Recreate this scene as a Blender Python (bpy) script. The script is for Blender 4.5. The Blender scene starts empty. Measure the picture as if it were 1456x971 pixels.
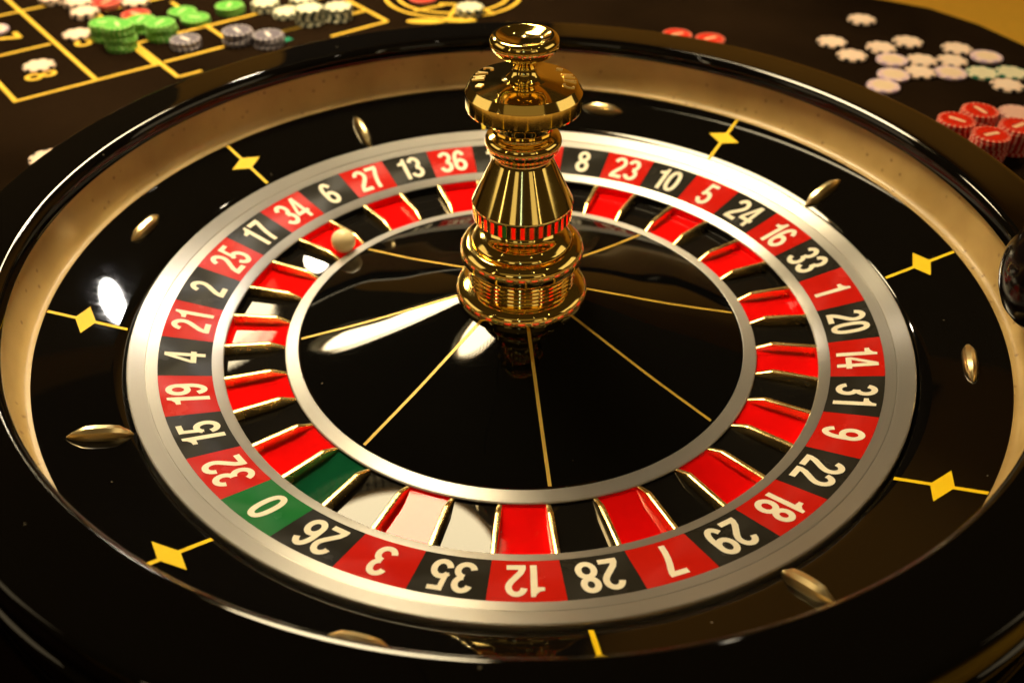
import bpy, bmesh, math, random
from mathutils import Matrix, Vector

S = 1.4                      # one drawing unit of the wheel in metres
sc = bpy.context.scene
COL = sc.collection
rad = math.radians
PI = math.pi
rng = random.Random(7)

# ------------------------------------------------------------------ camera
cam_d = bpy.data.cameras.new('camera')
cam_d.sensor_width = 36.0
cam_d.lens = 33.665
cam_d.clip_start = 0.01
cam_d.clip_end = 60
cam_d.dof.use_dof = True
cam_d.dof.focus_distance = 0.475 * S
cam_d.dof.aperture_fstop = 5.0
cam = bpy.data.objects.new('camera', cam_d)
COL.objects.link(cam)
cam.matrix_world = (Matrix.Translation(Vector((-0.005028, -0.438619, 0.330390)) * S)
                    @ Matrix.Rotation(0.890799, 4, 'X') @ Matrix.Rotation(0.0065275, 4, 'Z'))
sc.camera = cam

# ------------------------------------------------------------------ world, lights, exposure
world = bpy.data.worlds.new('World')
sc.world = world
world.use_nodes = True
bg = world.node_tree.nodes['Background']
bg.inputs[0].default_value = (1.0, 0.60, 0.18, 1)
bg.inputs[1].default_value = 0.032
sc.view_settings.view_transform = 'Standard'
sc.view_settings.look = 'None'
sc.view_settings.gamma = 1.0
sc.view_settings.exposure = 0.0
sc.view_settings.use_curve_mapping = False
sc.render.engine = 'CYCLES'
sc.cycles.use_denoising = True
sc.cycles.max_bounces = 10
sc.cycles.glossy_bounces = 8
sc.cycles.sample_clamp_indirect = 80.0
sc.cycles.blur_glossy = 0.0


def area_light(name, loc, target, size, power, color, size_y=None):
    d = bpy.data.lights.new(name, 'AREA')
    d.shape = 'RECTANGLE' if size_y else 'DISK'
    d.size = size * S
    if size_y:
        d.size_y = size_y * S
    d.energy = power
    d.color = color
    o = bpy.data.objects.new(name, d)
    COL.objects.link(o)
    o.location = Vector(loc) * S
    v = (Vector(target) - Vector(loc)) * S
    o.rotation_euler = v.to_track_quat('-Z', 'Y').to_euler()
    return o


LAMP_L = 42.0                 # radiance of the pendant lamps' diffusers
LAMP_C = (1.0, 0.81, 0.48)
WARM = (1.0, 0.84, 0.60)
# small ceiling spots of the room
for (x, y, z, size, p) in [(-0.95, -0.55, 1.45, 0.03, 0.25), (0.85, -0.35, 1.45, 0.03, 0.25), (0.42, 0.98, 1.45, 0.03, 0.5),
                           (-0.15, -1.25, 1.45, 0.03, 0.12), (0.45, -0.75, 1.45, 0.03, 0.15), (-0.572, 1.86, 1.2, 0.06, 5.0)]:
    area_light('ceiling_spot', (x, y, z), (x * 0.2, y * 0.2, 0), size, p, WARM)
# narrow-beam spot that glances off the left of the bowl
bl = area_light('beam_spot', (0.019, 1.63, 1.4), (-0.24, -0.03, 0), 0.05, 0.06, (1.0, 0.94, 0.86), 0.15)
bl.data.spread = rad(14)
bl.data.shape = 'ELLIPSE'
# added broad, dim panel behind the photographer, mirrored amber in the disc bevel
area_light('amber_panel', (0, -1.7, 1.42), (0, 0, 0.1), 3.0, 2.0, (1.0, 0.70, 0.28), 0.6)
# added warm panels behind and beside the photographer, mirrored in the turret gold
for (x, y, z, w, h, p) in [(-1.6, -1.3, 0.75, 0.07, 0.7, 1.4), (1.25, -1.5, 0.75, 0.05, 0.7, 0.7), (2.1, 0.1, 0.85, 1.5, 0.9, 8.0), (-2.1, 0.1, 0.85, 1.5, 0.9, 8.0), (-0.75, -1.9, 0.75, 0.42, 0.6, 1.2), (1.0, -1.9, 0.7, 0.45, 0.5, 1.0)]:
    area_light('fill_panel', (x, y, z), (0, 0, 0.1), w, p, (1.0, 0.78, 0.45), h)
# added small spots that brighten the amber wall and the floor before it
for x in (-0.75, 0.5, 1.5, 2.4):
    d = bpy.data.lights.new('wall_fill_spot', 'SPOT')
    d.energy = 30; d.spot_size = rad(110); d.spot_blend = 0.8; d.shadow_soft_size = 0.03; d.color = (1.0, 0.80, 0.5)
    o = bpy.data.objects.new('wall_fill_spot', d); COL.objects.link(o)
    o.location = Vector((x, 1.35, 1.5)) * S
    o.rotation_euler = Vector((0, 0.28, -1.0)).to_track_quat('-Z', 'Y').to_euler()
# pale screen behind the photographer
area_light('screen_glow', (-0.12, -2.1, 0.85), (0, 0, 0.05), 0.04, 0.7, (0.62, 0.82, 1.0), 0.5)


# ------------------------------------------------------------------ materials
def new_mat(name):
    m = bpy.data.materials.new(name)
    m.use_nodes = True
    return m, m.node_tree.nodes, m.node_tree.links, m.node_tree.nodes['Principled BSDF']


def simple(name, col, rough=0.4, metal=0.0, spec=0.5, coat=0.0, coat_rough=0.03, noise=0.0, nscale=60, bump=0.0, aniso=0.0, rough_var=0.0):
    m, n, l, b = new_mat(name)
    b.inputs['Base Color'].default_value = (*col, 1)
    b.inputs['Roughness'].default_value = rough
    b.inputs['Metallic'].default_value = metal
    b.inputs['Specular IOR Level'].default_value = spec
    b.inputs['Coat Weight'].default_value = coat
    b.inputs['Coat Roughness'].default_value = coat_rough
    tc = n.new('ShaderNodeTexCoord')
    if noise or bump or rough_var:
        nz = n.new('ShaderNodeTexNoise')
        nz.inputs['Scale'].default_value = nscale
        nz.inputs['Detail'].default_value = 6
        l.new(tc.outputs['Object'], nz.inputs['Vector'])
        if noise:
            mx = n.new('ShaderNodeMixRGB')
            mx.inputs[1].default_value = (*[c * (1 - noise) for c in col], 1)
            mx.inputs[2].default_value = (*[min(1, c * (1 + noise)) for c in col], 1)
            l.new(nz.outputs['Fac'], mx.inputs[0])
            l.new(mx.outputs[0], b.inputs['Base Color'])
        if rough_var:
            mr = n.new('ShaderNodeMapRange')
            mr.inputs[1].default_value = 0.3
            mr.inputs[2].default_value = 0.7
            mr.inputs[3].default_value = max(0.01, rough - rough_var)
            mr.inputs[4].default_value = rough + rough_var
            l.new(nz.outputs['Fac'], mr.inputs[0])
            l.new(mr.outputs[0], b.inputs['Roughness'])
        if bump:
            bp = n.new('ShaderNodeBump')
            bp.inputs['Strength'].default_value = bump
            bp.inputs['Distance'].default_value = 0.001
            l.new(nz.outputs['Fac'], bp.inputs['Height'])
            l.new(bp.outputs[0], b.inputs['Normal'])
    if aniso:
        b.inputs['Anisotropic'].default_value = aniso
        b.inputs['Anisotropic Rotation'].default_value = 0.25
        tg = n.new('ShaderNodeTangent')
        tg.direction_type = 'RADIAL'
        tg.axis = 'Z'
        l.new(tg.outputs[0], b.inputs['Tangent'])
    return m


def brushed_ring(name, col, rough, aniso=0.75):
    """lathe-turned metal: concentric fine lines and slight tint changes with the radius"""
    m, n, l, b = new_mat(name)
    b.inputs['Metallic'].default_value = 0.72
    b.inputs['Anisotropic'].default_value = aniso
    b.inputs['Anisotropic Rotation'].default_value = 0.25
    tg = n.new('ShaderNodeTangent'); tg.direction_type = 'RADIAL'; tg.axis = 'Z'
    l.new(tg.outputs[0], b.inputs['Tangent'])
    tc = n.new('ShaderNodeTexCoord')
    sx = n.new('ShaderNodeSeparateXYZ'); l.new(tc.outputs['Object'], sx.inputs[0])
    cx = n.new('ShaderNodeCombineXYZ'); l.new(sx.outputs[0], cx.inputs[0]); l.new(sx.outputs[1], cx.inputs[1])
    ln = n.new('ShaderNodeVectorMath'); ln.operation = 'LENGTH'; l.new(cx.outputs[0], ln.inputs[0])
    nz = n.new('ShaderNodeTexNoise'); nz.noise_dimensions = '1D'
    nz.inputs['Scale'].default_value = 900; nz.inputs['Detail'].default_value = 4
    l.new(ln.outputs['Value'], nz.inputs['W'])
    n2 = n.new('ShaderNodeTexNoise'); n2.inputs['Scale'].default_value = 9; n2.inputs['Detail'].default_value = 5
    l.new(tc.outputs['Object'], n2.inputs['Vector'])
    ad = n.new('ShaderNodeMath'); ad.operation = 'MULTIPLY_ADD'
    l.new(nz.outputs['Fac'], ad.inputs[0]); ad.inputs[1].default_value = 0.6
    sc2 = n.new('ShaderNodeMath'); sc2.operation = 'MULTIPLY'; sc2.inputs[1].default_value = 0.4
    l.new(n2.outputs['Fac'], sc2.inputs[0]); l.new(sc2.outputs[0], ad.inputs[2])
    mr = n.new('ShaderNodeMapRange'); mr.inputs[1].default_value = 0.3; mr.inputs[2].default_value = 0.7
    mr.inputs[3].default_value = rough * 0.92; mr.inputs[4].default_value = rough * 1.08
    l.new(ad.outputs[0], mr.inputs[0]); l.new(mr.outputs[0], b.inputs['Roughness'])
    mx = n.new('ShaderNodeMixRGB')
    mx.inputs[1].default_value = (*[c * 0.95 for c in col], 1)
    mx.inputs[2].default_value = (*[min(1, c * 1.05) for c in col], 1)
    l.new(ad.outputs[0], mx.inputs[0]); l.new(mx.outputs[0], b.inputs['Base Color'])
    bp = n.new('ShaderNodeBump'); bp.inputs['Strength'].default_value = 0.004; bp.inputs['Distance'].default_value = 0.0004
    l.new(nz.outputs['Fac'], bp.inputs['Height']); l.new(bp.outputs[0], b.inputs['Normal'])
    return m


def track_mat():
    """worn beige ball track with specks and faint stains"""
    m, n, l, b = new_mat('beige_track')
    tc = n.new('ShaderNodeTexCoord')
    n1 = n.new('ShaderNodeTexNoise'); n1.inputs['Scale'].default_value = 14; n1.inputs['Detail'].default_value = 7
    n2 = n.new('ShaderNodeTexVoronoi'); n2.inputs['Scale'].default_value = 75
    l.new(tc.outputs['Object'], n1.inputs['Vector']); l.new(tc.outputs['Object'], n2.inputs['Vector'])
    r1 = n.new('ShaderNodeValToRGB')
    r1.color_ramp.elements[0].position = 0.3; r1.color_ramp.elements[0].color = (0.40, 0.26, 0.085, 1)
    r1.color_ramp.elements[1].position = 0.7; r1.color_ramp.elements[1].color = (0.62, 0.43, 0.17, 1)
    l.new(n1.outputs['Fac'], r1.inputs[0])
    r2 = n.new('ShaderNodeValToRGB')
    r2.color_ramp.elements[0].position = 0.04; r2.color_ramp.elements[0].color = (0.35, 0.25, 0.15, 1)
    r2.color_ramp.elements[1].position = 0.16; r2.color_ramp.elements[1].color = (1, 1, 1, 1)
    l.new(n2.outputs['Distance'], r2.inputs[0])
    mx = n.new('ShaderNodeMixRGB'); mx.blend_type = 'MULTIPLY'; mx.inputs[0].default_value = 0.75
    l.new(r1.outputs[0], mx.inputs[1]); l.new(r2.outputs[0], mx.inputs[2])
    l.new(mx.outputs[0], b.inputs['Base Color'])
    b.inputs['Roughness'].default_value = 0.42
    b.inputs['Coat Weight'].default_value = 0.25
    b.inputs['Coat Roughness'].default_value = 0.2
    bp = n.new('ShaderNodeBump'); bp.inputs['Strength'].default_value = 0.15; bp.inputs['Distance'].default_value = 0.0006
    l.new(n1.outputs['Fac'], bp.inputs['Height']); l.new(bp.outputs[0], b.inputs['Normal'])
    return m


def lacquer(name, col, spec=0.5):
    """deep glossy lacquer with faint hairline scratches and dust"""
    m, n, l, b = new_mat(name)
    b.inputs['Base Color'].default_value = (*col, 1)
    b.inputs['Specular IOR Level'].default_value = spec
    tc = n.new('ShaderNodeTexCoord')
    mp = n.new('ShaderNodeMapping'); mp.inputs['Scale'].default_value = (8, 90, 30); mp.inputs['Rotation'].default_value = (0, 0, 0.7)
    l.new(tc.outputs['Object'], mp.inputs[0])
    nz = n.new('ShaderNodeTexNoise'); nz.inputs['Scale'].default_value = 6; nz.inputs['Detail'].default_value = 8
    l.new(mp.outputs[0], nz.inputs['Vector'])
    mr = n.new('ShaderNodeMapRange'); mr.inputs[1].default_value = 0.35; mr.inputs[2].default_value = 0.8
    mr.inputs[3].default_value = 0.015; mr.inputs[4].default_value = 0.05
    l.new(nz.outputs['Fac'], mr.inputs[0]); l.new(mr.outputs[0], b.inputs['Roughness'])
    vo = n.new('ShaderNodeTexVoronoi'); vo.inputs['Scale'].default_value = 55
    l.new(tc.outputs['Object'], vo.inputs['Vector'])
    lt = n.new('ShaderNodeMath'); lt.operation = 'LESS_THAN'; lt.inputs[1].default_value = 0.045
    l.new(vo.outputs['Distance'], lt.inputs[0])
    sp = n.new('ShaderNodeSeparateColor'); l.new(vo.outputs['Color'], sp.inputs[0])
    gt = n.new('ShaderNodeMath'); gt.operation = 'GREATER_THAN'; gt.inputs[1].default_value = 0.6
    l.new(sp.outputs[0], gt.inputs[0])
    mu = n.new('ShaderNodeMath'); mu.operation = 'MULTIPLY'; l.new(lt.outputs[0], mu.inputs[0]); l.new(gt.outputs[0], mu.inputs[1])
    mx = n.new('ShaderNodeMixRGB'); mx.inputs[1].default_value = (*col, 1); mx.inputs[2].default_value = (0.10, 0.085, 0.065, 1)
    l.new(mu.outputs[0], mx.inputs[0]); l.new(mx.outputs[0], b.inputs['Base Color'])
    return m


def felt():
    m, n, l, b = new_mat('black_felt')
    tc = n.new('ShaderNodeTexCoord')
    nz = n.new('ShaderNodeTexNoise'); nz.inputs['Scale'].default_value = 700; nz.inputs['Detail'].default_value = 3
    n2 = n.new('ShaderNodeTexNoise'); n2.inputs['Scale'].default_value = 5; n2.inputs['Detail'].default_value = 4
    l.new(tc.outputs['Object'], nz.inputs['Vector']); l.new(tc.outputs['Object'], n2.inputs['Vector'])
    mu = n.new('ShaderNodeMath'); mu.operation = 'MULTIPLY'
    l.new(nz.outputs['Fac'], mu.inputs[0]); l.new(n2.outputs['Fac'], mu.inputs[1])
    r = n.new('ShaderNodeValToRGB')
    r.color_ramp.elements[0].position = 0.1; r.color_ramp.elements[0].color = (0.006, 0.0034, 0.0017, 1)
    r.color_ramp.elements[1].position = 0.45; r.color_ramp.elements[1].color = (0.022, 0.012, 0.006, 1)
    l.new(mu.outputs[0], r.inputs[0]); l.new(r.outputs[0], b.inputs['Base Color'])
    b.inputs['Roughness'].default_value = 0.95
    b.inputs['Specular IOR Level'].default_value = 0.0
    bp = n.new('ShaderNodeBump'); bp.inputs['Strength'].default_value = 0.3; bp.inputs['Distance'].default_value = 0.0006
    l.new(nz.outputs['Fac'], bp.inputs['Height']); l.new(bp.outputs[0], b.inputs['Normal'])
    return m


def emit_mat(name, col, strength):
    m, n, l, b = new_mat(name)
    b.inputs['Base Color'].default_value = (*col, 1)
    b.inputs['Emission Color'].default_value = (*col, 1)
    b.inputs['Emission Strength'].default_value = strength
    return m


M = {
    'lacquer': lacquer('black_lacquer', (0.003, 0.0025, 0.002)),
    'cone': lacquer('black_cone_lacquer', (0.002, 0.002, 0.002)),
    'rim': lacquer('dark_rim_lacquer', (0.002, 0.0016, 0.0014)),
    'track': track_mat(),
    'silver': brushed_ring('brushed_nickel', (0.52, 0.50, 0.475), 0.30, 0.93),
    'silver_inner': brushed_ring('satin_nickel', (0.52, 0.50, 0.475), 0.40, 0.85),
    'gold': simple('polished_gold', (1.0, 0.74, 0.24), 0.085, 1.0, noise=0.04, nscale=40, rough_var=0.03),
    'gold_fret': simple('fret_gold', (1.0, 0.76, 0.32), 0.24, 1.0, rough_var=0.05, nscale=80),
    'brass': simple('deflector_brass', (1.0, 0.80, 0.42), 0.28, 1.0),
    'emboss': simple('satin_gold', (0.98, 0.74, 0.30), 0.32, 1.0),
    'yellow': simple('yellow_inlay', (0.95, 0.62, 0.004), 0.4, 0.0, 0.2, noise=0.08, nscale=50),
    'goldline': simple('gold_inlay_line', (0.70, 0.45, 0.06), 0.35, 0.15, noise=0.1, nscale=80),
    'tile_red': simple('red_number_tile', (0.56, 0.012, 0.006), 0.26, 0.0, 0.13, noise=0.10, nscale=30, aniso=0.7, rough_var=0.03),
    'tile_black': simple('black_number_tile', (0.022, 0.020, 0.016), 0.26, 0.0, 0.13, noise=0.15, nscale=30, aniso=0.7, rough_var=0.03),
    'tile_green': simple('green_number_tile', (0.012, 0.16, 0.035), 0.26, 0.0, 0.13, noise=0.10, nscale=30, aniso=0.7, rough_var=0.03),
    'digit': simple('cream_number_print', (0.92, 0.84, 0.68), 0.45, 0.0, 0.2, noise=0.05, nscale=90),
    'pocket_red': simple('red_pocket', (0.85, 0.004, 0.004), 0.014, 0.0, 0.22, noise=0.14, rough_var=0.010, nscale=30),
    'pocket_black': simple('black_pocket', (0.008, 0.007, 0.006), 0.014, 0.0, 0.22, noise=0.14, rough_var=0.010, nscale=30),
    'pocket_green': simple('green_pocket', (0.004, 0.07, 0.028), 0.014, 0.0, 0.22, noise=0.14, rough_var=0.010, nscale=30),
    'ivory': simple('ivory_ball', (0.95, 0.80, 0.46), 0.22, 0.0, 0.5),
    'felt': felt(),
    'print': simple('yellow_print', (0.80, 0.50, 0.05), 0.8, 0.0, 0.2, noise=0.15, nscale=400),
    'greenprint': simple('green_print', (0.01, 0.22, 0.12), 0.8, 0.0, 0.2, noise=0.15, nscale=400),
    'wood': simple('dark_table_wood', (0.03, 0.016, 0.008), 0.4, 0.0, 0.5, noise=0.3, nscale=20),
    'wall': simple('amber_wall_paint', (0.62, 0.34, 0.04), 0.75, noise=0.06, nscale=4),
    'carpet': simple('amber_carpet', (0.78, 0.46, 0.035), 0.95, noise=0.2, nscale=60, bump=0.3),
    'dull_dark': simple('dull_dark_mat', (0.006, 0.005, 0.004), 0.8),  # for the added dark panel and the lamp cords
    'knob': simple('black_knob_gloss', (0.005, 0.003, 0.003), 0.14, 0.0, 0.25, rough_var=0.04, nscale=50),
    'shade': simple('lamp_shade_fabric', (0.25, 0.15, 0.05), 0.8, noise=0.2, nscale=80),
    'fringe': simple('lamp_fringe_bead', (0.10, 0.085, 0.04), 0.4),
    'glow': emit_mat('lamp_glow', LAMP_C, LAMP_L),
}


# ------------------------------------------------------------------ mesh helpers
def link(name, bm, mat, parent=None, smooth=True, angle=35):
    me = bpy.data.meshes.new(name)
    bm.transform(Matrix.Scale(S, 4))
    bmesh.ops.recalc_face_normals(bm, faces=bm.faces[:])
    bm.to_mesh(me)
    bm.free()
    if smooth:
        for p in me.polygons:
            p.use_smooth = True
        me.set_sharp_from_angle(angle=rad(angle))
    me.materials.append(mat)
    o = bpy.data.objects.new(name, me)
    COL.objects.link(o)
    if parent is not None:
        o.parent = parent
    return o


def tag(o, label=None, cat=None, group=None, kind=None):
    if label: o['label'] = label
    if cat: o['category'] = cat
    if group: o['group'] = group
    if kind: o['kind'] = kind
    return o


def empty(name, loc=(0, 0, 0), rz=0.0):
    o = bpy.data.objects.new(name, None)
    o.empty_display_size = 0.02
    COL.objects.link(o)
    o.location = Vector(loc) * S
    o.rotation_euler = (0, 0, rz)
    return o


def lathe(bm, prof, seg=192, closed=False, a0=0.0, a1=2 * PI):
    """revolve (r,z) points about Z"""
    full = abs(a1 - a0 - 2 * PI) < 1e-6
    n = seg if full else seg + 1
    rings = []
    for (r, z) in prof:
        if r < 1e-7:
            rings.append([bm.verts.new((0, 0, z))])
        else:
            rings.append([bm.verts.new((r * math.cos(a0 + (a1 - a0) * i / seg), r * math.sin(a0 + (a1 - a0) * i / seg), z)) for i in range(n)])
    pairs = list(zip(rings[:-1], rings[1:]))
    if closed:
        pairs.append((rings[-1], rings[0]))
    for A, B in pairs:
        for i in range(seg):
            j = (i + 1) % n
            if len(A) == 1 and len(B) == 1:
                continue
            if len(A) == 1:
                bm.faces.new((A[0], B[j], B[i]))
            elif len(B) == 1:
                bm.faces.new((A[i], A[j], B[0]))
            else:
                bm.faces.new((A[i], A[j], B[j], B[i]))
    return rings


def spline(pts, k=4):
    """Catmull-Rom through (r,z) points"""
    out = []
    P = [pts[0]] + list(pts) + [pts[-1]]
    for i in range(1, len(P) - 2):
        p0, p1, p2, p3 = P[i - 1], P[i], P[i + 1], P[i + 2]
        for j in range(k):
            t = j / k
            out.append(tuple(0.5 * (2 * p1[c] + (p2[c] - p0[c]) * t + (2 * p0[c] - 5 * p1[c] + 4 * p2[c] - p3[c]) * t * t
                                    + (3 * p1[c] - p0[c] - 3 * p2[c] + p3[c]) * t ** 3) for c in (0, 1)))
    out.append(tuple(pts[-1]))
    return out


def poly(bm, pts):
    return bm.faces.new([bm.verts.new(p) for p in pts])


def box(bm, x0, x1, y0, y1, z0, z1):
    v = [bm.verts.new((x, y, z)) for z in (z0, z1) for (x, y) in ((x0, y0), (x1, y0), (x1, y1), (x0, y1))]
    for f in ((3, 2, 1, 0), (4, 5, 6, 7), (0, 1, 5, 4), (1, 2, 6, 5), (2, 3, 7, 6), (3, 0, 4, 7)):
        bm.faces.new([v[i] for i in f])


# ------------------------------------------------------------------ numerals as strokes in a 0.56 x 1 box
def arc(cx, cy, rx, ry, a0, a1, n=22, e=2.0):
    o = []
    for i in range(n + 1):
        a = rad(a0 + (a1 - a0) * i / n)
        c, s = math.cos(a), math.sin(a)
        o.append((cx + rx * math.copysign(abs(c) ** (2 / e), c), cy + ry * math.copysign(abs(s) ** (2 / e), s)))
    return o


SW = 0.165


def ribbon(pts, w=SW, closed=False):
    n = len(pts)
    quads = []
    L, R = [], []
    for i in range(n):
        if closed:
            a, b = pts[(i - 1) % n], pts[(i + 1) % n]
        else:
            a, b = pts[max(0, i - 1)], pts[min(n - 1, i + 1)]
        dx, dy = b[0] - a[0], b[1] - a[1]
        d = math.hypot(dx, dy) or 1
        nx, ny = -dy / d * w / 2, dx / d * w / 2 * 0.92
        L.append((pts[i][0] + nx, pts[i][1] + ny)); R.append((pts[i][0] - nx, pts[i][1] - ny))
    for i in range(n if closed else n - 1):
        j = (i + 1) % n
        quads.append([R[i], R[j], L[j], L[i]])
    return quads


def digit(ch):
    """list of layers, each a list of polygons"""
    if ch == '0':
        return [ribbon(arc(.28, .5, .195, .42, 0, 360, 40, 2.4)[:-1], closed=True)]
    if ch == '1':
        return [[[(.25, 0), (.42, 0), (.42, .70), (.25, .70)], [(.07, .70), (.42, .70), (.42, 1), (.31, 1), (.27, .90), (.18, .83), (.07, .81)]]]
    if ch == '2':
        p = arc(.28, .705, .195, .215, 172, -25, 22) + [(.40, .52), (.28, .38), (.17, .25), (.115, .12), (.11, .03)]
        return [ribbon(p), [[(.035, 0), (.52, 0), (.52, .15), (.035, .15)]]]
    if ch == '3':
        return [ribbon(arc(.27, .715, .185, .205, 168, -88, 24)), ribbon(arc(.265, .285, .205, .205, 88, -168, 24))]
    if ch == '4':
        return [[[(.33, 0), (.485, 0), (.485, 1), (.33, 1)]], [[(.0, .22), (.57, .22), (.57, .36), (.0, .36)]],
                [[(.0, .36), (.135, .36), (.34, .76), (.34, 1.0), (.32, 1.0)]]]
    if ch == '5':
        return [ribbon(arc(.27, .32, .205, .24, 148, -168, 26)), [[(.12, .86), (.51, .86), (.51, 1), (.12, 1)]],
                [[(.065, .42), (.205, .47), (.26, .88), (.115, .88)]]]
    if ch in '69':
        a = [ribbon(arc(.28, .30, .195, .22, 0, 360, 30)[:-1], closed=True),
             ribbon([(.085, .30), (.085, .42)] + arc(.285, .55, .20, .37, 180, 32, 22))]
        if ch == '9':
            a = [[[(.56 - x, 1 - y) for (x, y) in q] for q in ly] for ly in a]
        return a
    if ch == '7':
        return [[[(.03, .85), (.54, .85), (.54, 1), (.03, 1)]], ribbon([(.46, .90), (.42, .78), (.34, .60), (.28, .42), (.235, .22), (.21, 0)])]
    if ch == '8':
        return [ribbon(arc(.28, .74, .175, .185, 0, 360, 30)[:-1], closed=True), ribbon(arc(.28, .285, .197, .207, 0, 360, 30)[:-1], closed=True)]


def number_polys(txt, wx=0.76):
    """returns [(layer, polygon)] centred on 0,0 with height 1"""
    adv = {'1': 0.50}
    ws = [adv.get(c, 0.60) for c in txt]
    tot = sum(ws) - 0.04
    out, x = [], -tot / 2
    k = 0
    for c, w in zip(txt, ws):
        for ly in digit(c):
            for q in ly:
                out.append((k, [((x + px) * wx, py - .5) for (px, py) in q]))
            k += 1
        x += w
    return out


# ================================================================== SETTING
bm = bmesh.new(); box(bm, -4, 4, -3, 2.3, -0.56, -0.54)
tag(link('floor', bm, M['carpet'], smooth=False), kind='structure')
bm = bmesh.new(); box(bm, -1.0, 3.2, 2.10, 2.16, -0.539, 1.55)
tag(link('wall', bm, M['wall'], smooth=False), kind='structure')
bm = bmesh.new(); box(bm, -0.66, 0.10, 2.075, 2.097, -0.538, 1.40)
tag(link('dark_panel', bm, M['dull_dark'], smooth=False), kind='structure')  # unseen dark panel, added for the black stretch mirrored in the rim

# ================================================================== TABLE
TAB = [(0.300, 0.532), (0.355, 0.5115), (0.396, 0.487), (0.4285, 0.4455), (0.451, 0.395), (0.466, 0.33), (0.472, 0.25), (0.466, 0.15),
       (0.445, 0.05), (0.41, -0.03), (0.355, -0.10), (0.29, -0.165), (0.215, -0.228), (0.13, -0.29), (0.02, -0.325), (-0.12, -0.34),
       (-0.45, -0.36), (-1.1, -0.36), (-1.1, 1.3), (-0.55, 1.3), (-0.30, 1.10), (0.0, 0.78), (0.16, 0.62)]
table = empty('roulette_table', (0, 0, 0))
tag(table, 'black felt casino table with yellow printed betting layout under the wheel', 'table')
def slab_with_hole(outline, z1, z0, hole):
    """flat slab with a round opening for the bowl"""
    bm = bmesh.new()
    N = 96
    circ = [(hole * math.cos(2 * PI * i / N), hole * math.sin(2 * PI * i / N)) for i in range(N)]
    for z in (z1, z0):
        ed = []
        for loop in (outline, circ):
            vs = [bm.verts.new((x, y, z)) for (x, y) in loop]
            ed += [bm.edges.new((vs[i], vs[(i + 1) % len(vs)])) for i in range(len(vs))]
        bmesh.ops.triangle_fill(bm, edges=ed, use_beauty=True)
    bm.verts.ensure_lookup_table()
    n, c = len(outline), N
    for base, cnt in ((0, n), (n, c)):
        for i in range(cnt):
            j = (i + 1) % cnt
            q = [bm.verts[base + i], bm.verts[base + j], bm.verts[n + c + base + j], bm.verts[n + c + base + i]]
            bm.faces.new(q)
    return bm


link('felt_top', slab_with_hole(TAB, 0.0, -0.030, 0.2975), M['felt'], table, smooth=False)
bm = bmesh.new()
ci = [(x * 0.93 - 0.01, y * 0.93 + 0.02) for (x, y) in TAB]
top = [bm.verts.new((x, y, -0.0302)) for (x, y) in ci]
low = [bm.verts.new((x, y, -0.539)) for (x, y) in ci]
bm.faces.new(top); bm.faces.new(low[::-1])
for i in range(len(TAB)):
    j = (i + 1) % len(TAB)
    bm.faces.new((top[i], low[i], low[j], top[j]))
link('table_base', bm, M['wood'], table, smooth=False)

# printed lines: the layout is turned by 39 degrees
ZP = 0.0003
LW = 0.0038


def pline(a, b, w=LW, z=ZP, mat='print'):
    ax, ay = a; bx, by = b
    d = math.hypot(bx - ax, by - ay)
    nx, ny = -(by - ay) / d * w / 2, (bx - ax) / d * w / 2
    bm = bmesh.new()
    v = [(ax + nx, ay + ny), (ax - nx, ay - ny), (bx - nx, by - ny), (bx + nx, by + ny)]
    hi = [bm.verts.new((x, y, z)) for x, y in v]
    lo = [bm.verts.new((x, y, 0.00003)) for x, y in v]
    bm.faces.new(hi)
    for i in range(4):
        j = (i + 1) % 4
        bm.faces.new((hi[i], lo[i], lo[j], hi[j]))
    return link('printed_line', bm, M[mat], table, smooth=False)


UD = (math.cos(rad(39)), math.sin(rad(39)))
VD = (math.cos(rad(-51)), math.sin(rad(-51)))


def along(p, d, t):
    return (p[0] + d[0] * t, p[1] + d[1] * t)


za = ZP * 1.5
# rows run along UD, columns along VD; crossing lines sit one layer higher
pline(along((-0.3985, 0.267), UD, -0.0019), along((-0.3985, 0.267), UD, 0.118))
pline((-0.3033, 0.3454), along((-0.3033, 0.3454), UD, 0.20))
pline(along((-0.4149, 0.3838), UD, -0.35), (-0.4149, 0.3838))
pline(along((-0.4478, 0.4831), UD, -0.35), along((-0.4478, 0.4831), UD, 0.20))
pline((-0.3400, 0.3860), along((-0.3400, 0.3860), UD, 0.34))
pline(along((-0.4050, 0.4560), UD, 0.015), along((-0.4050, 0.4560), UD, 0.24))
pline(along((-0.3985, 0.267), VD, -0.35), (-0.3985, 0.267), z=za)
pline(along((-0.3502, 0.310), VD, -0.40), (-0.3502, 0.310), z=za)
pline(along((-0.3090, 0.3398), VD, -0.20), (-0.3090, 0.3398), z=za)
pline(along((-0.2830, 0.3145), VD, -0.23), (-0.2830, 0.3145), z=za)
pline((-0.2825, 0.3155), along((-0.2825, 0.3155), UD, 0.02))
pline(along((-0.2620, 0.3960), VD, -0.12), (-0.2620, 0.3960), z=za)
pline(along((-0.1233, 0.4429), VD, -0.20), (-0.1233, 0.4429), z=za)
pline(along((-0.1233, 0.4429), (-UD[0], -UD[1]), 0.06), (-0.1233, 0.4429))
pline((-0.1597, 0.4592), along((-0.1597, 0.4592), UD, 0.015))
pline((-0.2165, 0.4152), along((-0.2165, 0.4152), UD, 0.02))

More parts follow.
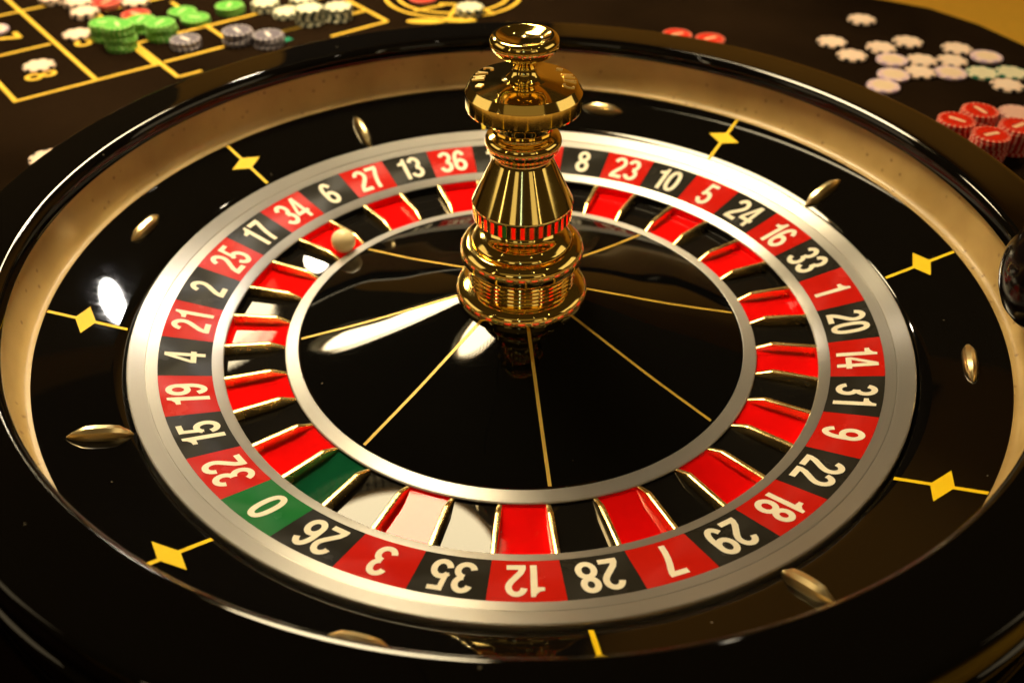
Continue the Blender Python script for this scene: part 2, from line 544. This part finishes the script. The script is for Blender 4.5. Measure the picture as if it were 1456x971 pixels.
# curved racetrack print
for (rx, ry) in ((0.0665, 0.062), (0.0545, 0.049)):
    bm = bmesh.new()
    c = (-0.0655, 0.5140)
    prev = None
    for i in range(61):
        a = rad(165 + 210 * i / 60)
        A = bm.verts.new((c[0] + (rx + LW / 2) * math.cos(a), c[1] + (ry + LW / 2) * math.sin(a), ZP))
        B = bm.verts.new((c[0] + (rx - LW / 2) * math.cos(a), c[1] + (ry - LW / 2) * math.sin(a), ZP))
        if prev:
            bm.faces.new((prev[0], A, B, prev[1]))
        prev = (A, B)
    link('printed_curve', bm, M['print'], table, smooth=False)
pline((-0.1005, 0.4700), (-0.073, 0.4860), z=za)
pline((-0.0660, 0.4530), (-0.0600, 0.4900), z=za)
pline((-0.0240, 0.4625), (-0.0370, 0.4790), z=za)
pline((-0.0600, 0.4885), (-0.0780, 0.4890), z=za)
for (x, y, w) in ((-0.0878, 0.4435, 0.018), (-0.0560, 0.4475, 0.016)):
    bm = bmesh.new()
    poly(bm, [(x + w * math.cos(2 * PI * i / 24), y + 0.006 * math.sin(2 * PI * i / 24), ZP) for i in range(24)])
    link('printed_spot', bm, M['print'], table, smooth=False)


def table_text(txt, c, h, updir, mat='print', wx=1.05):
    bm = bmesh.new()
    ux, uy = updir
    rx, ry = uy, -ux
    for k, q in number_polys(txt, wx):
        poly(bm, [(c[0] + (rx * x + ux * y) * h, c[1] + (ry * x + uy * y) * h, ZP + k * 0.00004) for x, y in q])
    link('printed_numeral', bm, M[mat], table, smooth=False)


table_text('8', (-0.3975, 0.3165), 0.026, UD)
table_text('5', (-0.3826, 0.3890), 0.026, UD)
table_text('7', (-0.4630, 0.3950), 0.032, UD)
pline((-0.2125, 0.3935), (-0.2055, 0.4000), w=0.008, mat='greenprint')

# ================================================================== BOWL
bowl = empty('roulette_bowl', (0, 0, 0))
tag(bowl, 'large round black lacquered roulette bowl with beige ball track and gold deflectors', 'roulette bowl')
# stator apron
bm = bmesh.new()
lathe(bm, [(0.2165, -0.010), (0.2165, 0.0032), (0.2172, 0.0039)] + [(0.2172 + (0.2557 - 0.2172) * t / 8, 0.0039 + (0.0200 - 0.0039) * t / 8) for t in range(1, 9)] + [(0.2557, -0.010)], 256, closed=True)
link('apron', bm, M['lacquer'], bowl)
# ball track
bm = bmesh.new()
tp = spline([(0.2558, 0.0203), (0.2585, 0.0212), (0.2610, 0.0245), (0.2626, 0.0310), (0.2634, 0.0390), (0.2636, 0.0465)], 4)
lathe(bm, tp + [(0.2660, 0.0465), (0.2660, 0.0150), (0.2558, 0.0150)], 256, closed=True)
link('ball_track', bm, M['track'], bowl)
# rim
bm = bmesh.new()
rp = [(0.2661, 0.0463)] + spline([(0.2612, 0.0464), (0.2604, 0.0474), (0.2603, 0.0500), (0.2606, 0.0530), (0.2614, 0.0550), (0.2628, 0.0566), (0.2650, 0.0573),
                                 (0.2760, 0.0569), (0.2880, 0.0562), (0.2938, 0.0558), (0.2966, 0.0548), (0.2981, 0.0524)], 4)
rp += [(0.2985, 0.0380)] + spline([(0.2988, 0.0366), (0.3003, 0.0356), (0.3007, 0.0343), (0.3003, 0.0330), (0.2988, 0.0320)], 3)
rp += [(0.2986, 0.0080), (0.2998, 0.0066), (0.3004, 0.0040), (0.3004, 0.0004), (0.2662, 0.0004)]
lathe(bm, rp, 256, closed=True)
link('rim', bm, M['rim'], bowl)


def zap(r):
    return 0.0039 + (r - 0.2172) * (0.0161 / 0.0385)


# diamond markers with their thin lines
DTH = 7.1
for k in range(8):
    th = rad(DTH + 45 * k)
    er, et = (math.cos(th), math.sin(th)), (-math.sin(th), math.cos(th))

    def sp(r, t, dz):
        x, y = er[0] * r + et[0] * t, er[1] * r + et[1] * t
        return (x, y, zap(math.hypot(x, y)) + dz)
    bm = bmesh.new()
    rows = []
    for r in (0.2326, 0.2350, 0.2376, 0.2402, 0.2426):
        w = 0.0118 * (1 - abs(r - 0.2376) / 0.0050)
        rows.append([bm.verts.new(sp(r, t * w, 0.00022)) for t in (-1, -.5, 0, .5, 1)] if w > 1e-5 else [bm.verts.new(sp(r, 0, 0.00022))])
    for A, B in zip(rows[:-1], rows[1:]):
        if len(A) == 1:
            for i in range(4): bm.faces.new((A[0], B[i], B[i + 1]))
        elif len(B) == 1:
            for i in range(4): bm.faces.new((A[i], A[i + 1], B[0]))
        else:
            for i in range(4): bm.faces.new((A[i], A[i + 1], B[i + 1], B[i]))
    mk = link('diamond_marker', bm, M['yellow'], bowl, smooth=False)
    bm = bmesh.new()
    pv = None
    for r in [0.2176 + (0.2554 - 0.2176) * i / 10 for i in range(11)]:
        A = [bm.verts.new(sp(r, t * 0.0011, 0.00012)) for t in (-1, 1)]
        if pv: bm.faces.new((pv[0], pv[1], A[1], A[0]))
        pv = A
    link('inlay_line', bm, M['yellow'], mk, smooth=False)

# deflectors: lozenge-shaped gold canoes, radial and tangential in turn
for k in range(8):
    th = rad(30.0 + 45 * k)
    radial = (k % 2 == 0)
    rc = 0.2303 if radial else 0.2390
    slope = math.atan(0.0161 / 0.0385)
    er = Vector((math.cos(th) * math.cos(slope), math.sin(th) * math.cos(slope), math.sin(slope)))
    et = Vector((-math.sin(th), math.cos(th), 0))
    up = er.cross(et)
    if up.z < 0: up = -up
    ax, sd = (er, et) if radial else (et, er)
    ctr = Vector((math.cos(th) * rc, math.sin(th) * rc, zap(rc)))
    bm = bmesh.new()
    hl, hw, hh = 0.0152, 0.0037, 0.0060
    rows = []
    for (s, wf, hf) in ((-1, .06, .10), (-.86, .42, .42), (-.52, .92, .90), (-.2, 1, 1), (.2, 1, 1), (.52, .92, .90), (.86, .42, .42), (1, .06, .10)):
        row = []
        for (u, v) in ((-1, -.15), (-1.0, .22), (-.78, .66), (-.34, .95), (.34, .95), (.78, .66), (1.0, .22), (1, -.15)):
            row.append(bm.verts.new(ctr + ax * (s * hl) + sd * (u * wf * hw) + up * (v * hf * hh + 0.0003)))
        rows.append(row)
    for A, B in zip(rows[:-1], rows[1:]):
        for i in range(7):
            bm.faces.new((A[i], A[i + 1], B[i + 1], B[i]))
    bm.faces.new(rows[0]); bm.faces.new(rows[-1][::-1])
    link('deflector', bm, M['brass'], bowl, angle=22)

# ================================================================== ROTOR
rotor = empty('wheel_rotor', (0, 0, -0.018))
tag(rotor, 'roulette rotor with red and black number ring, black cone and gold turret', 'roulette wheel')
ROT_Z = 0.018


def rlink(name, bm, mat, parent=None, **kw):
    bm.transform(Matrix.Translation((0, 0, ROT_Z)))
    return link(name, bm, mat, parent or rotor, **kw)


ORDER = [0, 32, 15, 19, 4, 21, 2, 25, 17, 34, 6, 27, 13, 36, 11, 30, 8, 23, 10, 5, 24, 16, 33, 1, 20, 14, 31, 9, 22, 18, 29, 7, 28, 12, 35, 3, 26]
REDS = {32, 19, 21, 25, 34, 27, 36, 30, 23, 5, 16, 1, 14, 9, 18, 7, 12, 3}
T0 = rad(231.58)
DT = 2 * PI / 37
ZI, ZO, RI, RO = -0.00715, 0.0, 0.1735, 0.2000


def zband(r):
    return ZI + (r - RI) * (ZO - ZI) / (RO - RI)


# cone
bm = bmesh.new()
def zcone(r):
    """cone that steepens a little towards the turret"""
    z = -0.0126 + 0.240 * (0.1264 - max(r, 0.100))
    if r < 0.100:
        u = 0.100 - max(r, 0.075)
        z += 0.240 * u + 0.5 * (0.050 / 0.025) * u * u
    if r < 0.075:
        z += 0.290 * (0.075 - r)
    return z


cone_pts = [(r, zcone(r)) for r in [0.030 + (0.1262 - 0.030) * i / 24 for i in range(25)]] + [(0.1270, -0.0123), (0.1270, -0.0170), (0.030, -0.0170)]
lathe(bm, cone_pts, 192, closed=True)
rlink('cone', bm, M['cone'], angle=9)
# gold lines on the cone
for k in range(8):
    th = rad(6.2 + 45 * k)
    er, et = (math.cos(th), math.sin(th)), (-math.sin(th), math.cos(th))
    bm = bmesh.new(); pv = None
    for i in range(25):
        r = 0.0345 + (0.1258 - 0.0345) * i / 24
        z = zcone(r) + 0.00018
        A = [bm.verts.new((er[0] * r + et[0] * t, er[1] * r + et[1] * t, z)) for t in (-0.0009, 0.0009)]
        if pv: bm.faces.new((pv[0], pv[1], A[1], A[0]))
        pv = A
    rlink('inlay_line', bm, M['goldline'], smooth=False)
# silver rings
bm = bmesh.new()
lathe(bm, [(0.1272, -0.0175), (0.1272, -0.0127), (0.1276, -0.0124), (0.1342, -0.0136), (0.1348, -0.0141), (0.1348, -0.0175)], 192, closed=True)
rlink('inner_ring', bm, M['silver_inner'], angle=25)
bm = bmesh.new()
lathe(bm, [(0.1676, -0.0175), (0.1676, -0.0101), (0.1680, -0.0096), (0.1730, -0.0073), (0.1734, -0.0072), (0.1734, -0.0175)], 192, closed=True)
rlink('middle_ring', bm, M['silver'], angle=25)
bm = bmesh.new()
lathe(bm, [(0.2001, -0.0175), (0.2001, 0.0001), (0.2054, 0.0016), (0.2056, 0.0013), (0.2059, 0.0013), (0.2061, 0.0019), (0.2138, 0.0051), (0.2144, 0.0049), (0.2147, 0.0043), (0.2147, -0.0175)], 192, closed=True)
rlink('outer_ring', bm, M['silver'], angle=20)
bm = bmesh.new()
lathe(bm, [(0.1270, -0.0179), (0.2147, -0.0179), (0.2147, -0.0176), (0.1270, -0.0176)], 96, closed=True)
rlink('base_plate', bm, M['lacquer'])

# fret mesh shared by all dividers
def fret_bm():
    bm = bmesh.new()
    rows = []
    for (r, zt, w) in ((0.1676, -0.0100, 0.0016), (0.1440, -0.0104, 0.0016), (0.1425, -0.0107, 0.0015), (0.1350, -0.0143, 0.0013)):
        rows.append([bm.verts.new((r, t, z)) for (t, z) in ((-w * 1.05, -0.0170), (-w, zt - 0.0012), (-w * 0.85, zt - 0.0003), (-w * .5, zt), (w * .5, zt), (w * 0.85, zt - 0.0003), (w, zt - 0.0012), (w * 1.05, -0.0170))])
    for A, B in zip(rows[:-1], rows[1:]):
        for i in range(7):
            bm.faces.new((A[i], A[i + 1], B[i + 1], B[i]))
    return bm


fret0 = None
for k, num in enumerate(ORDER):
    th = T0 - k * DT
    colour = 'green' if num == 0 else ('red' if num in REDS else 'black')
    # printed number tile: thin slab
    bm = bmesh.new()
    g = 0.00025
    a0, a1 = th - DT / 2 + g, th + DT / 2 - g
    lathe(bm, [(RI, zband(RI)), (0.1822, zband(0.1822)), (0.1911, zband(0.1911)), (RO, zband(RO)), (RO, zband(RO) - 0.003), (RI, zband(RI) - 0.003)], 6, closed=True, a0=a0, a1=a1)
    tile = rlink('number_tile', bm, M['tile_' + colour], smooth=True, angle=20)
    tile['label'] = colour + ' tile with the number ' + str(num)
    # numeral, tops outward
    er, et = (math.cos(th), math.sin(th)), (math.sin(th), -math.cos(th))
    bm = bmesh.new()
    h = 0.0212
    rm = 0.1868
    for ly, q in number_polys(str(num), 0.80):
        vs = []
        for (x, y) in q:
            r, t = rm + y * h * 0.966, x * h
            px, py = er[0] * r + et[0] * t, er[1] * r + et[1] * t
            vs.append((px, py, zband(math.hypot(px, py)) + 0.00016 + ly * 0.00003))
        poly(bm, vs)
    rlink('numeral', bm, M['digit'], tile, smooth=False)
    # pocket: floor with its outer and inner walls
    bm = bmesh.new()
    lathe(bm, [(0.1675, -0.0104), (0.1675, -0.0150), (0.1672, -0.0155), (0.152, -0.0155), (0.1354, -0.0155), (0.1350, -0.0152), (0.1350, -0.0146)], 5, a0=th - DT / 2 + 0.002, a1=th + DT / 2 - 0.002)
    rlink('pocket', bm, M['pocket_' + colour], smooth=True, angle=30)
    # fret between this pocket and the next
    if fret0 is None:
        fret0 = rlink('fret', fret_bm(), M['gold_fret'], angle=40)
        f = fret0
    else:
        f = fret0.copy(); COL.objects.link(f)
    f.rotation_euler = (0, 0, th - DT / 2)

# ---- turret
turret_prof = []
turret_prof += spline([(0.0300, 0.0090), (0.0345, 0.0095), (0.0362, 0.0122), (0.0367, 0.0158), (0.0354, 0.0192), (0.0322, 0.0212)], 4)
turret_prof += [(0.0300, 0.0218)]
for i in range(5):
    z0 = 0.0222 + i * 0.0024
    turret_prof += [(0.0284, z0), (0.0292, z0 + 0.0005), (0.0294, z0 + 0.0011), (0.0291, z0 + 0.0017), (0.0283, z0 + 0.0021)]
turret_prof += [(0.0285, 0.0346)]
turret_prof += spline([(0.0300, 0.0352), (0.0326, 0.0372), (0.0337, 0.0410), (0.0330, 0.0448), (0.0305, 0.0474), (0.0282, 0.0480)], 4)
turret_prof += [(0.0279, 0.0474), (0.0274, 0.0474), (0.0271, 0.0482)]
turret_prof += spline([(0.0268, 0.0494), (0.0240, 0.0522), (0.0205, 0.0540), (0.0182, 0.0562), (0.0174, 0.0590), (0.0180, 0.0608)], 4)
turret_prof += [(0.0225, 0.0614), (0.0252, 0.0622), (0.0264, 0.0634)]
turret = None
bm = bmesh.new()
lathe(bm, turret_prof, 128)
turret = rlink('turret', bm, M['gold'], angle=32)
turret['label'] = 'tall polished gold turret in the middle of the wheel'
bm = bmesh.new()
lathe(bm, [(0.0264, 0.06345), (0.02645, 0.0704), (0.0267, 0.0713)] + spline([(0.0266, 0.0722), (0.0222, 0.0815), (0.0182, 0.0900), (0.0153, 0.0962)], 3) + [(0.0150, 0.0975)], 128)
rlink('cone_collar', bm, M['gold'], turret, angle=11)
bm = bmesh.new()
lathe(bm, spline([(0.0150, 0.0975), (0.0152, 0.0990), (0.0172, 0.1008), (0.0190, 0.1036), (0.0195, 0.1065), (0.0186, 0.1090), (0.0166, 0.1102)], 4) + [(0.0152, 0.1108), (0.0150, 0.1125), (0.0160, 0.1140)]
      + spline([(0.0166, 0.1165), (0.0178, 0.1195), (0.0205, 0.1218), (0.0240, 0.1230)], 3), 128)
rlink('neck_ring', bm, M['gold'], turret, angle=50)
bm = bmesh.new()
lathe(bm, [(0.0240, 0.1230), (0.0274, 0.1236), (0.0283, 0.1242), (0.0287, 0.1252), (0.0287, 0.1326), (0.0286, 0.1328), (0.0263, 0.1366), (0.0261, 0.1368), (0.0180, 0.1380), (0.0110, 0.1389), (0.0088, 0.1396), (0.0074, 0.1410)], 128)
disc = rlink('turret_disc', bm, M['gold'], turret, angle=10)
bm = bmesh.new()
lathe(bm, spline([(0.0074, 0.1410), (0.0061, 0.1428), (0.0056, 0.1450), (0.0064, 0.1472), (0.0090, 0.1493), (0.0130, 0.1513), (0.0157, 0.1540), (0.0166, 0.1568), (0.0160, 0.1592), (0.0146, 0.1603), (0.0130, 0.1603), (0.0112, 0.1594), (0.0080, 0.1579), (0.0040, 0.1572)], 4) + [(0, 0.1570)], 128)
rlink('finial', bm, M['gold'], turret, angle=60)

# embossed letters on the turret disc: C A M and a lozenge, twice
LET = {
    'C': [ribbon(arc(.3, .5, .24, .42, 48, 312, 24), 0.17)],
    'A': [[[(0, 0), (.17, 0), (.36, 1), (.24, 1)]], [[(.60, 0), (.43, 0), (.24, 1), (.36, 1)]], [[(.14, .24), (.46, .24), (.44, .40), (.16, .40)]]],
    'M': [[[(0, 0), (.16, 0), (.16, 1), (0, 1)]], [[(.56, 0), (.72, 0), (.72, 1), (.56, 1)]], [[(.10, 1), (.22, 1), (.42, .22), (.30, .22)]], [[(.62, 1), (.50, 1), (.30, .22), (.42, .22)]]],
    '*': [[[(-.05, .5), (.30, .12), (.65, .5), (.30, .88)]]],
}
ZD = lambda r: 0.1367 + (0.0263 - r) * (0.0013 / 0.0083)
for base in (-16, 142):
    for ch, off in (('C', 0), ('A', 15), ('M', 30), ('*', 54)):
        th = rad(base + off)
        er, et = (math.cos(th), math.sin(th)), (-math.sin(th), math.cos(th))
        bm = bmesh.new()
        h = 0.0060
        for k, ly in enumerate(LET[ch]):
            for q in ly:
                def pt(x, y, dz):
                    r, t = 0.0252 - y * h, (x - .3) * h
                    px, py = er[0] * r + et[0] * t, er[1] * r + et[1] * t
                    return (px, py, ZD(math.hypot(px, py)) + dz)
                hi = [bm.verts.new(pt(x, y, 0.00045 + k * 0.00003)) for x, y in q]
                lo = [bm.verts.new(pt(x, y, -0.0001)) for x, y in q]
                bm.faces.new(hi)
                for i in range(len(q)):
                    j = (i + 1) % len(q)
                    bm.faces.new((hi[i], lo[i], lo[j], hi[j]))
        rlink('embossed_letter' if ch != '*' else 'embossed_lozenge', bm, M['emboss'], turret, smooth=False)

# ================================================================== BALL
bm = bmesh.new()
bmesh.ops.create_uvsphere(bm, u_segments=48, v_segments=32, radius=0.0078)
ball = link('roulette_ball', bm, M['ivory'], angle=180)
ball.location = Vector((-0.1141, 0.0812, -0.0155 + 0.0078)) * S
tag(ball, 'small ivory roulette ball resting in the red 34 pocket', 'ball')

# ================================================================== KNOB ON THE RIM
bm = bmesh.new()
lathe(bm, spline([(0.0, 0.052), (0.012, 0.0505), (0.022, 0.044), (0.0275, 0.034), (0.0290, 0.024), (0.0270, 0.012), (0.0225, 0.002)], 4) + [(0.018, -0.003), (0, -0.003)], 64)
knob = link('rim_knob', bm, M['knob'], angle=40)
knob.location = Vector((0.2630, -0.0560, 0.042)) * S
tag(knob, 'glossy black rounded knob over the right side of the rim', 'knob')

# ================================================================== CHIPS
CR, CH = 0.01325, 0.0023


def chip_mesh(prefix, body, spot, face_mark, nspots, spotw, bar, ring=None, notch=False):
    """one chip: body disc, edge spots, flat pale bar or disc on the face"""
    bm = bmesh.new()
    lathe(bm, [(0, 0.00005), (CR - 0.0005, 0.00005), (CR, 0.0004), (CR, CH - 0.0004), (CR - 0.0005, CH - 0.00005), (0, CH - 0.00005)], 40)
    root = link('casino_chip', bm, body, angle=30)
    if spot:
        bm = bmesh.new()
        for i in range(nspots):
            a = 2 * PI * i / nspots
            w = spotw * PI / nspots
            e = 0.00012
            A = lathe(bm, [(CR - 0.0024, CH), (CR - 0.0005, CH + 0.00002), (CR + e, CH - 0.0004), (CR + e, 0.0004), (CR - 0.0005, 0.0)], 3, a0=a - w, a1=a + w)
        s = link('edge_spots', bm, spot, root, smooth=False)
        s['kind'] = 'stuff'
    if bar:
        bm = bmesh.new()
        if bar == 'bar':
            poly(bm, [(x * 0.0062, y * 0.0017, CH + 0.00005) for x, y in ((-1, -1), (1, -1), (1, 1), (-1, 1))])
        else:
            lathe(bm, [(0, CH + 0.00005), (0.0085, CH + 0.00005)], 24)
        link('face_mark', bm, face_mark, root, smooth=False)
    return root


def cm(name, c, r=0.45):
    return simple(name, c, r, 0.0, 0.2, noise=0.06, nscale=200)


kinds = {
    'cream': chip_mesh('cream', cm('chip_cream', (0.82, 0.60, 0.47)), cm('chip_spot_dark', (0.03, 0.02, 0.02)), cm('chip_cream_centre', (0.88, 0.68, 0.54)), 8, 0.42, 'disc'),
    'purple': chip_mesh('purple', cm('chip_pale_purple', (0.82, 0.60, 0.58)), cm('chip_spot_lilac', (0.58, 0.40, 0.54)), cm('chip_cream_face', (0.82, 0.62, 0.42)), 8, 0.5, 'disc'),
    'mint': chip_mesh('mint', cm('chip_mint', (0.72, 0.66, 0.46)), cm('chip_spot_green', (0.02, 0.16, 0.09)), None, 8, 0.5, None),
    'red': chip_mesh('red', cm('chip_red', (0.60, 0.014, 0.002)), cm('chip_spot_pink', (0.80, 0.36, 0.26)), cm('chip_bar_cream', (0.88, 0.56, 0.34)), 20, 0.36, 'bar'),
    'pink': chip_mesh('pink', cm('chip_pink', (0.72, 0.42, 0.34)), cm('chip_spot_rose', (0.5, 0.2, 0.18)), None, 12, 0.4, None),
    'green': chip_mesh('green', cm('chip_green', (0.10, 0.44, 0.04)), cm('chip_spot_lime', (0.36, 0.60, 0.18)), cm('chip_bar_lime', (0.55, 0.78, 0.30)), 18, 0.40, 'bar'),
    'grey': chip_mesh('grey', cm('chip_grey', (0.13, 0.11, 0.15)), cm('chip_spot_pale', (0.50, 0.44, 0.46)), cm('chip_bar_white', (0.80, 0.74, 0.72)), 16, 0.42, 'bar'),
    'ivory': chip_mesh('ivory', cm('chip_ivory', (0.80, 0.76, 0.54)), cm('chip_spot_black', (0.02, 0.035, 0.028)), None, 10, 0.5, None),
}
used = set()


def place(kind, x, y, z, label, group=None, tilt=0.0):
    src = kinds[kind]
    if kind in used:
        o = src.copy(); COL.objects.link(o)
        for ch in src.children:
            c = ch.copy(); COL.objects.link(c); c.parent = o
    else:
        used.add(kind); o = src
    o.location = Vector((x, y, z)) * S
    o.rotation_euler = (tilt, 0, rng.uniform(0, 2 * PI))
    for key in ('label', 'category', 'group'):
        if key in o.keys(): del o[key]
    tag(o, label, 'chip', group)
    return o


def stack(kind, x, y, n, toplabel, lowlabel, group, jit=0.0006):
    lowlabel = toplabel.replace('topmost ', 'lower ').replace(' chip of ', ' chip in ').replace('top cream chip', 'lower cream chip').replace('top red chip', 'lower red chip').replace('upper chip', 'lower chip').replace('pink chip on', 'lower pink chip in')
    for i in range(n):
        last = (i == n - 1)
        place(kind, x + (rng.uniform(-jit, jit) if not last else 0), y + (rng.uniform(-jit, jit) if not last else 0), i * (CH + 0.00008) + 0.00035,
              toplabel if last else lowlabel, group)


# scattered flat chips on the right
FL = [(0.3211, 0.4507, 'cream', 'cream chip lying alone farthest back on the right felt'),
      (0.2791, 0.3962, 'cream', 'leftmost cream chip of the scattered chips on the right'),
      (0.2887, 0.3656, 'cream', 'cream chip just in front of the leftmost scattered chip'),
      (0.3193, 0.3834, 'cream', 'cream chip in the back row, second from its left end'),
      (0.3472, 0.3974, 'cream', 'cream chip at the back above the middle of the scatter'),
      (0.3208, 0.3565, 'purple', 'pale purple edged chip at left of the scattered middle row'),
      (0.3462, 0.3559, 'cream', 'cream chip in the centre of the scattered chips'),
      (0.3859, 0.3827, 'cream', 'cream chip at the back right of the scatter beside a purple one'),
      (0.4053, 0.3646, 'purple', 'pale purple edged chip at the back right of the scatter'),
      (0.3722, 0.3555, 'cream', 'cream chip right of centre, touching a purple chip in front'),
      (0.3126, 0.3251, 'purple', 'pale purple chip second from the rim in the scatter'),
      (0.3364, 0.3310, 'cream', 'cream chip between two purple chips in the front row'),
      (0.3620, 0.3300, 'purple', 'pale purple chip in the middle of the front row'),
      (0.2974, 0.3030, 'purple', 'pale purple chip closest to the black rim'),
      (0.3885, 0.3300, 'mint', 'pale green edged chip right of the purple front row'),
      (0.4135, 0.3310, 'mint', 'pale green edged chip farthest right of the scatter'),
      (0.4000, 0.3060, 'cream', 'cream chip in front of the two green edged chips')]
for x, y, k, lb in FL:
    place(k, x, y, 0.00035, lb, 'chips scattered flat on the right')

for (x, y, n, k, lb) in [(0.3412, 0.2225, 8, 'red', 'topmost red chip of the rear red stack'), (0.3180, 0.2065, 8, 'red', 'topmost red chip of the red stack touching the rim edge'),
                         (0.3345, 0.1838, 8, 'red', 'topmost red chip of the nearest red stack'), (0.3595, 0.1975, 8, 'red', 'topmost red chip of the red stack at the right picture edge'),
                         (0.3700, 0.2240, 7, 'pink', 'pink chip on the stack behind the red stacks')]:
    stack(k, x, y, n, lb, 'chip below the top in the %s stacks at right' % k, '%s stack chips at right' % k)
place('red', 0.1427, 0.4104, 0.00035, 'left one of two red chips peeking over the back rim')
place('red', 0.1711, 0.4009, 0.00035, 'right one of two red chips peeking over the back rim')

GR = [(-0.3478, 0.3753, 9, 'topmost green chip of the tallest green stack'), (-0.3690, 0.3990, 6, 'topmost green chip of the stack left behind the tallest'),
      (-0.3440, 0.4190, 4, 'topmost green chip of the stack behind two green stacks'), (-0.3195, 0.3990, 6, 'topmost green chip of the right green stack'),
      (-0.3190, 0.4600, 1, 'single green chip behind the pair of green chips'), (-0.3006, 0.4380, 2, 'upper chip of the low green pair'),
      (-0.2742, 0.4632, 3, 'topmost green chip of the small stack by the ivory chips')]
for x, y, n, lb in GR:
    stack('green', x, y, n, lb, 'green chip lower in a stack at left', 'green stack chips', 0.0009)
for x, y, n, lb in [(-0.2935, 0.3797, 3, 'topmost grey chip of the left grey stack'), (-0.2490, 0.3880, 5, 'topmost grey chip of the middle grey stack'),
                    (-0.2215, 0.3850, 4, 'topmost grey chip of the grey stack beside the green mark')]:
    stack('grey', x, y, n, lb, 'grey chip lower in a grey stack', 'grey stack chips', 0.0009)
for x, y, n, lb in [(-0.2190, 0.4560, 2, 'topmost ivory chip of the low stack left of the tall ivory stack'), (-0.1940, 0.4380, 6, 'topmost ivory chip of the tall ivory stack nearest the rim'),
                    (-0.1690, 0.4490, 5, 'topmost ivory chip of the rightmost ivory stack'), (-0.2420, 0.4720, 3, 'topmost ivory chip of the leftmost ivory stack'),
                    (-0.0470, 0.4636, 3, 'topmost ivory chip on the curved yellow print'), (-0.2089, 0.4853, 3, 'topmost ivory chip at the top picture edge')]:
    stack('ivory', x, y, n, lb, 'ivory chip lower in a stack on the layout', 'ivory stack chips', 0.0009)
for x, y, n, lb in [(-0.4048, 0.3324, 1, 'pinkish cream chip partly covering the yellow numeral 8'), (-0.3974, 0.4028, 1, 'pinkish cream chip left of the tallest green stack'),
                    (-0.4079, 0.4524, 2, 'top cream chip of the pair beside a red chip'), (-0.4230, 0.4783, 2, 'top cream chip of the pair at the top edge'),
                    (-0.4520, 0.4890, 2, 'top cream chip of the pair farthest left at the top edge'), (-0.3688, 0.4800, 2, 'top cream chip of the pair right of the red chips'),
                    (-0.3359, 0.1716, 1, 'cream chip mostly hidden behind the left rim')]:
    stack('cream', x, y, n, lb, 'cream chip under another cream chip at top left', 'cream chips at left')
place('purple', -0.4770, 0.4115, 0.00035, 'pale purple chip cut by the left picture edge')
for x, y, n, lb in [(-0.3956, 0.4770, 2, 'top red chip of the pair among cream chips'), (-0.3604, 0.4520, 1, 'red chip just behind the green stacks'), (-0.0946, 0.5006, 1, 'red chip inside the curved yellow print')]:
    stack('red', x, y, n, lb, 'red chip under the other red chip at top left', None)

# ================================================================== PENDANT LAMPS (seen as reflections)
def pendant(x, y, z, r, label):
    t = empty('pendant_lamp', (x, y, z))
    tag(t, label, 'lamp', 'pendant lamps above the table')
    bm = bmesh.new()
    lathe(bm, [(0, 0.004), (r * 0.97, 0.004), (r * 0.97, 0.010), (0, 0.010)], 64)
    link('diffuser', bm, M['glow'], t, angle=30)
    bm = bmesh.new()
    lathe(bm, [(r * 1.0, 0.0), (r * 1.04, 0.0), (r * 0.55, 0.16), (r * 0.5, 0.16)], 64, closed=True)
    link('lamp_shade', bm, M['shade'], t, angle=30)
    bm = bmesh.new()
    nb = 84
    for i in range(nb):
        a = 2 * PI * i / nb
        cx, cy = r * 1.02 * math.cos(a), r * 1.02 * math.sin(a)
        for (z0, z1, w) in ((-0.014, 0.001, 0.0024), (-0.034, -0.014, 0.0042), (-0.050, -0.034, 0.0030)):
            p = [bm.verts.new((cx, cy, z0))] + [bm.verts.new((cx + w * math.cos(j * PI / 2.5), cy + w * math.sin(j * PI / 2.5), (z0 + z1) / 2)) for j in range(5)] + [bm.verts.new((cx, cy, z1))]
            for j in range(5):
                k = (j + 1) % 5
                bm.faces.new((p[0], p[1 + k], p[1 + j])); bm.faces.new((p[6], p[1 + j], p[1 + k]))
    f = link('bead_fringe', bm, M['fringe'], t, angle=60)
    f['kind'] = 'stuff'
    bm = bmesh.new()
    lathe(bm, [(0.003, 0.16), (0.003, 0.80)], 8)
    link('cord', bm, M['dull_dark'], t)
    return t


pendant(-0.165, 0.377, 0.70, 0.150, 'fringed round pendant lamp over the far side of the wheel')
pendant(-0.576, 0.916, 0.70, 0.150, 'fringed round pendant lamp farther back on the left')
